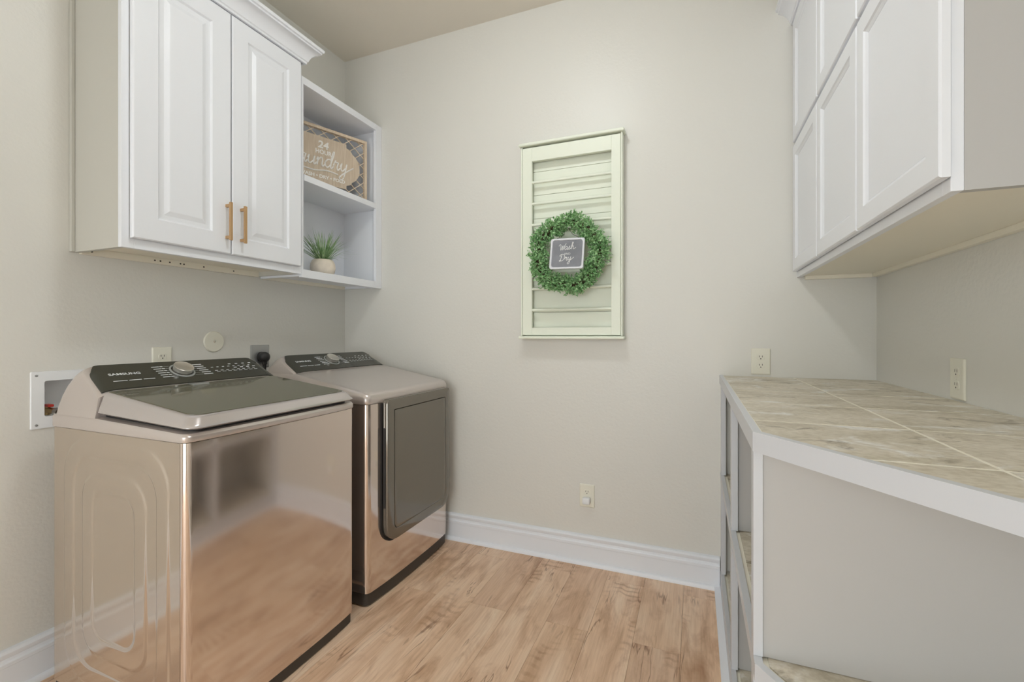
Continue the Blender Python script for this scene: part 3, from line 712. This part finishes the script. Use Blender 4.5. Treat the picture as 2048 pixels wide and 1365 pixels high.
for s_, h in ((.80, -.013), (-.80, -.016)):
    c = -.7
    while c < 1.1:
        q = clip_line(c, s_)
        if q and math.dist(q[0], q[1]) > .03:
            (a0, b0), (a1, b1) = q; dv = Vector((a1 - a0, b1 - b0)).normalized(); pv = Vector((-dv.y, dv.x)) * .0022
            t = bm_new(); loft(t, [[pS.at(a0 + pv.x, b0 + pv.y, hh), pS.at(a1 + pv.x, b1 + pv.y, hh), pS.at(a1 - pv.x, b1 - pv.y, hh), pS.at(a0 - pv.x, b0 - pv.y, hh)] for hh in (h - .002, h + .002)]); bmesh.ops.recalc_face_normals(t, faces=t.faces); obj('lattice_strip', t, 'frame_wood', sg)
        c += .0625
# plaque outline: stepped bracket shape
cxp, cyp = SW_ / 2, SHT / 2; hw, hh2 = SW_ / 2 - .052, .138
half = [(hw - .085, -hh2), (hw - .085, -hh2 + .022), (hw - .058, -hh2 + .032)]
for k in range(13):
    a = R(-68 + 136 * k / 12); half.append((hw - .075 + .078 * math.cos(a), .094 * math.sin(a)))
half += [(hw - .058, hh2 - .032), (hw - .085, hh2 - .022), (hw - .085, hh2)]
out = half + [(-a, -b_) for a, b_ in half]
t = bm_new(); loft(t, [[pS.at(cxp + a, cyp + b_, h) for a, b_ in out] for h in (-.010, -.003)]); bmesh.ops.recalc_face_normals(t, faces=t.faces); pq = obj('plaque', t, 'sign_wood', sg)
t = bm_new(); text_mesh(t, pS, '24', cxp + .01, cyp + .088, .058, -.0022, 'CENTER', 1.1, .1, .002); text_mesh(t, pS, 'HOUR', cxp + .012, cyp + .046, .036, -.0022, 'CENTER', .95, 0, .0012)
text_mesh(t, pS, 'WASH \u2022 DRY \u2022 FOLD', cxp + .01, cyp - .098, .027, -.0022, 'CENTER', 1.1, 0, .001)
script_word(t, pS, 'Laundry', cxp - .195, cyp - .036, .050, .0042, -.0015, .15, 0)
tube(t, [pS.at(cxp + p.x, cyp + p.y, -.0015) for p in catmull([(-.14, -.062, 0), (-.05, -.07, 0), (.03, -.056, 0), (.10, -.062, 0)], 6)], .004, 5)
obj('lettering', t, 'sign_print', pq)

pc = Vector((-1.985, 2.018, SZ0 + .0405))
gp = thing('potted_grass', 'green grass plant in a small round beige pot on the lower open shelf', 'plant', pc)
t = bm_new(); lathe(t, [(.046, 0), (.052, .003), (.064, .022), (.069, .045), (.066, .07), (.056, .090), (.052, .093), (.048, .090), (.048, .08)], pc, n=36); obj('pot', t, 'pot', gp, 40)
t = bm_new(); lathe(t, [(.047, .074), (.047, .082), (.0005, .084)], pc, n=24); obj('soil', t, 'soil', gp)
for i in range(150):
    a = random.uniform(0, 2 * math.pi); lean = random.uniform(.05, 1.15) ** .8; L = random.uniform(.12, .19) + .07 * lean; r0 = random.uniform(0, .034)
    dv = Vector((math.cos(a) * .7, math.sin(a), 0)); sdv = Vector((-math.sin(a), math.cos(a), 0)); p = pc + dv * r0 + Vector((0, 0, .080)); L1, L2, wd0 = [], [], random.uniform(.0022, .0036)
    ang = R(5 + 52 * lean)
    for k in range(7):
        q = k / 6; wk = wd0 * (1 - q ** 2) + .0002
        L1.append(p + sdv * wk); L2.append(p - sdv * wk)
        ang += R(6 * lean * (.4 + q)); p = p + (dv * math.sin(ang) + Vector((0, 0, math.cos(ang)))) * L / 6
    if max(v.y for v in L1) > SY1 - .06 or min(v.x for v in L1) < XL + .015 or min(v.y for v in L1) < SY0 + .025: continue
    t = bm_new(); loft(t, [L1, L2], False, False, False); obj('leaf', t, 'grass', gp, 80)

# ------------------------------------------------------------------ outlets and plates
def outlet(name, label, cat, pl, w=.080, h=.122, duplex=(.0195, -.0195), m='plate', group='duplex wall outlets', third='plate'):
    o = thing(name, label, cat, pl.o, group)
    def L(ins, z): return [pl.at(a, c, z) for a, c in rrect(-w / 2 + ins, w / 2 - ins, -h / 2 + ins, h / 2 - ins, .003, 3)]
    t = bm_new(); loft(t, [L(0, .0004), L(0, .003), L(.002, .005), L(.005, .006)]); bmesh.ops.recalc_face_normals(t, faces=t.faces); obj('cover_plate', t, m, o)
    for dv in duplex:
        t = bm_new(); pts = [(.0165 * math.cos(x), max(-.0125, min(.0125, .0165 * math.sin(x)))) for x in [2 * math.pi * k / 28 for k in range(28)]]
        loft(t, [[pl.at(a * s, dv + c * s, z) for a, c in pts] for s, z in ((1.06, .0055), (1.06, .0062), (1, .0072))]); bmesh.ops.recalc_face_normals(t, faces=t.faces)
        rc_ = obj('receptacle', t, m, o)
        t = bm_new()
        for a in (-.0063, .0063): bar(t, pl, a - .0011, a + .0011, dv + .000, dv + .0085, .0076)
        f = [t.verts.new(pl.at(.0026 * math.cos(x), dv - .0065 + .0026 * math.sin(x), .0076)) for x in [2 * math.pi * k / 10 for k in range(10)]]; t.faces.new(f)
        obj('slots', t, 'slot', rc_)
    t = bm_new(); lathe(t, [(.003, .0055), (.003, .0068), (.0005, .0072)], pl.o, pl.n, 12); obj('screw', t, m, o)
    return o
PB = lambda x, z: Plane((x, D, z), (1, 0, 0), (0, 0, 1))
PL = lambda y, z: Plane((XL, y, z), (0, 1, 0), (0, 0, 1))
PR = lambda y, z: Plane((XR, y, z), (0, -1, 0), (0, 0, 1))
outlet('wall_outlet', 'cream duplex outlet on the back wall just above the tiled countertop', 'outlet', PB(.2825, 1.099))
outlet('wall_outlet', 'cream duplex outlet on the right wall above the tiled countertop', 'outlet', PR(1.744, 1.094))
outlet('wall_outlet', 'cream duplex outlet low on the back wall holding a white plug', 'outlet', PB(-.536, .364), duplex=(.0195, -.0195))
outlet('wall_outlet', 'cream duplex outlet on the left wall partly hidden behind the washer', 'outlet', PL(1.278, 1.108))
p_ = PB(-.536, .364)
t = bm_new(); box(t, -.536 - .020, -.536 + .020, D - .036, D - .0078, .364 - .038, .364 - .004, .006, 3); tag(obj('plug_in_device', t, 'white_plastic', None, 40), 'small white plug-in block in the low outlet on the back wall', 'plug')
t = bm_new(); lathe(t, [(.0505, .0004), (.0505, .003), (.047, .007), (.02, .0085), (.0005, .0085)], (XL, 1.51, 1.19), (1, 0, 0), 48)
dc = tag(obj('round_cover', t, 'plate', None, 40), 'round cream blank cover plate on the left wall above the washer', 'cover plate')
t = bm_new(); lathe(t, [(.006, .008), (.006, .0095), (.0035, .0105), (.0005, .0105)], (XL, 1.51, 1.192), (1, 0, 0), 14); obj('screw', t, 'chrome', dc)
# dryer outlet with black plug
do = thing('dryer_outlet', 'square steel outlet plate on the left wall above the dryer', 'outlet', (XL, 1.762, 1.108))
def rl(y0, y1, z0, z1, x, r=.004): return [Vector((x, p[0], p[1])) for p in rrect(y0, y1, z0, z1, r, 3)]
t = bm_new(); loft(t, [rl(1.706, 1.818, 1.048, 1.168, XL + .0004), rl(1.706, 1.818, 1.048, 1.168, XL + .004), rl(1.709, 1.815, 1.051, 1.165, XL + .006)]); bmesh.ops.recalc_face_normals(t, faces=t.faces); obj('cover_plate', t, 'steel', do)
t = bm_new(); lathe(t, [(.028, .005), (.028, .008), (.026, .009), (.0005, .009)], (XL, 1.768, 1.104), (1, 0, 0), 28); obj('receptacle', t, 'black_rubber', do)
pg = thing('power_plug', 'black power plug with cord in the steel outlet above the dryer', 'plug', (XL + .03, 1.768, 1.1))
t = bm_new(); lathe(t, [(.024, .0095), (.027, .014), (.028, .03), (.025, .042), (.016, .048), (.0005, .049)], (XL, 1.768, 1.104), (1, 0, 0), 28); obj('plug_body', t, 'black_rubber', pg, 50)
t = bm_new(); tube(t, catmull([(XL + .028, 1.768, 1.10), (XL + .028, 1.770, 1.07), (XL + .027, 1.772, 1.04), (XL + .035, 1.775, .9), (XL + .04, 1.78, .6)], 6), [.019] * 2 + [.016] * 3 + [.0135] * 3 + [.009] * 3 + [.007] * 14, 12); obj('cord', t, 'black_rubber', pg, 60)

# washer supply box: cut a niche in the left wall
cut = bpy.data.objects.new('niche', bpy.data.meshes.new('niche')); t = bm_new(); NY0, NY1, NZ0, NZ1 = .888, 1.062, .930, 1.058
box(t, XL - .075, XL + .01, NY0 - .003, NY1 + .003, NZ0 - .003, NZ1 + .003); t.to_mesh(cut.data); t.free(); COL.objects.link(cut)
md = wl.modifiers.new('niche', 'BOOLEAN'); md.object = cut; md.solver = 'EXACT'
bpy.context.view_layer.update(); nm = bpy.data.meshes.new_from_object(wl.evaluated_get(bpy.context.evaluated_depsgraph_get())); wl.modifiers.clear(); wl.data = nm; bpy.data.objects.remove(cut)
sb = thing('supply_box', 'white recessed laundry supply box in the left wall beside the washer', 'supply box', (XL, .975, .886))
t = bm_new(); A_ = rrect(.851, 1.099, .888, 1.092, .004, 4); B_ = rrect(NY0, NY1, NZ0, NZ1, .006, 4)
loft(t, [[Vector((x, p[0], p[1])) for p in Pq] for Pq, x in ((A_, XL + .0004), (A_, XL + .004), ([((p[0] - .975) * .985 + .975, (p[1] - .99) * .985 + .99) for p in A_], XL + .006), (B_, XL + .006), (B_, XL - .070))], False, True)
bmesh.ops.recalc_face_normals(t, faces=t.faces); bx = obj('box_shell', t, 'white_plastic', sb)
for yy, zz in ((.866, 1.078), (.866, .902), (1.084, 1.078), (1.084, .902)): t = bm_new(); lathe(t, [(.0042, .006), (.0042, .0072), (.0005, .0078)], (XL, yy, zz), (1, 0, 0), 12); obj('screw', t, 'steel', sb)
vv_ = Vector((XL - .035, .912, .93))
t = bm_new(); tube(t, [vv_, vv_ + Vector((0, 0, .03))], .009, 12); tube(t, [vv_ + Vector((0, 0, .018)), vv_ + Vector((.05, .012, .012))], .011, 12); obj('valve_body', t, 'valve', sb, 40)
t = bm_new(); tube(t, [vv_ + Vector((.036, .009, .0145)), vv_ + Vector((.052, .0125, .0115))], .0135, 14); obj('hose_nut', t, 'chrome', sb, 30)
t = bm_new(); box(t, vv_.x - .006, vv_.x + .030, vv_.y - .010, vv_.y + .008, vv_.z + .030, vv_.z + .040, .003); obj('valve_handle', t, 'red', sb, label='red valve handle')

# ------------------------------------------------------------------ ceiling lamp above the view, unseen fill lamp added behind it
def lamp(x, y, e, label):
    o = thing('ceiling_lamp', label, 'lamp', (x, y, ZC), 'flush ceiling lamps')
    t = bm_new(); lathe(t, [(.135, 0), (.135, .02), (.125, .024), (.0005, .024)], (x, y, ZC - .0005), (0, 0, -1), 40); obj('lamp_base', t, 'lamp_metal', o, 40)
    m = MATS['lamp_glass'].copy(); m.name = 'lamp_glass_lit'; m.node_tree.nodes['Principled BSDF'].inputs['Emission Strength'].default_value = e; MATS['lg'] = m
    t = bm_new(); lathe(t, [(.12, .0245)] + [(.12 * math.cos(R(a)), .03 + .055 * math.sin(R(a))) for a in range(0, 91, 9)], (x, y, ZC - .0005), (0, 0, -1), 40); obj('lamp_shade', t, 'lg', o, 60)
lamp(-.66, 1.2, LAMP_A, 'flush round ceiling lamp above the floor between washer and counter')
lamp(-.66, -.75, LAMP_FILL, 'unseen flush ceiling lamp added for fill near the rear opening')
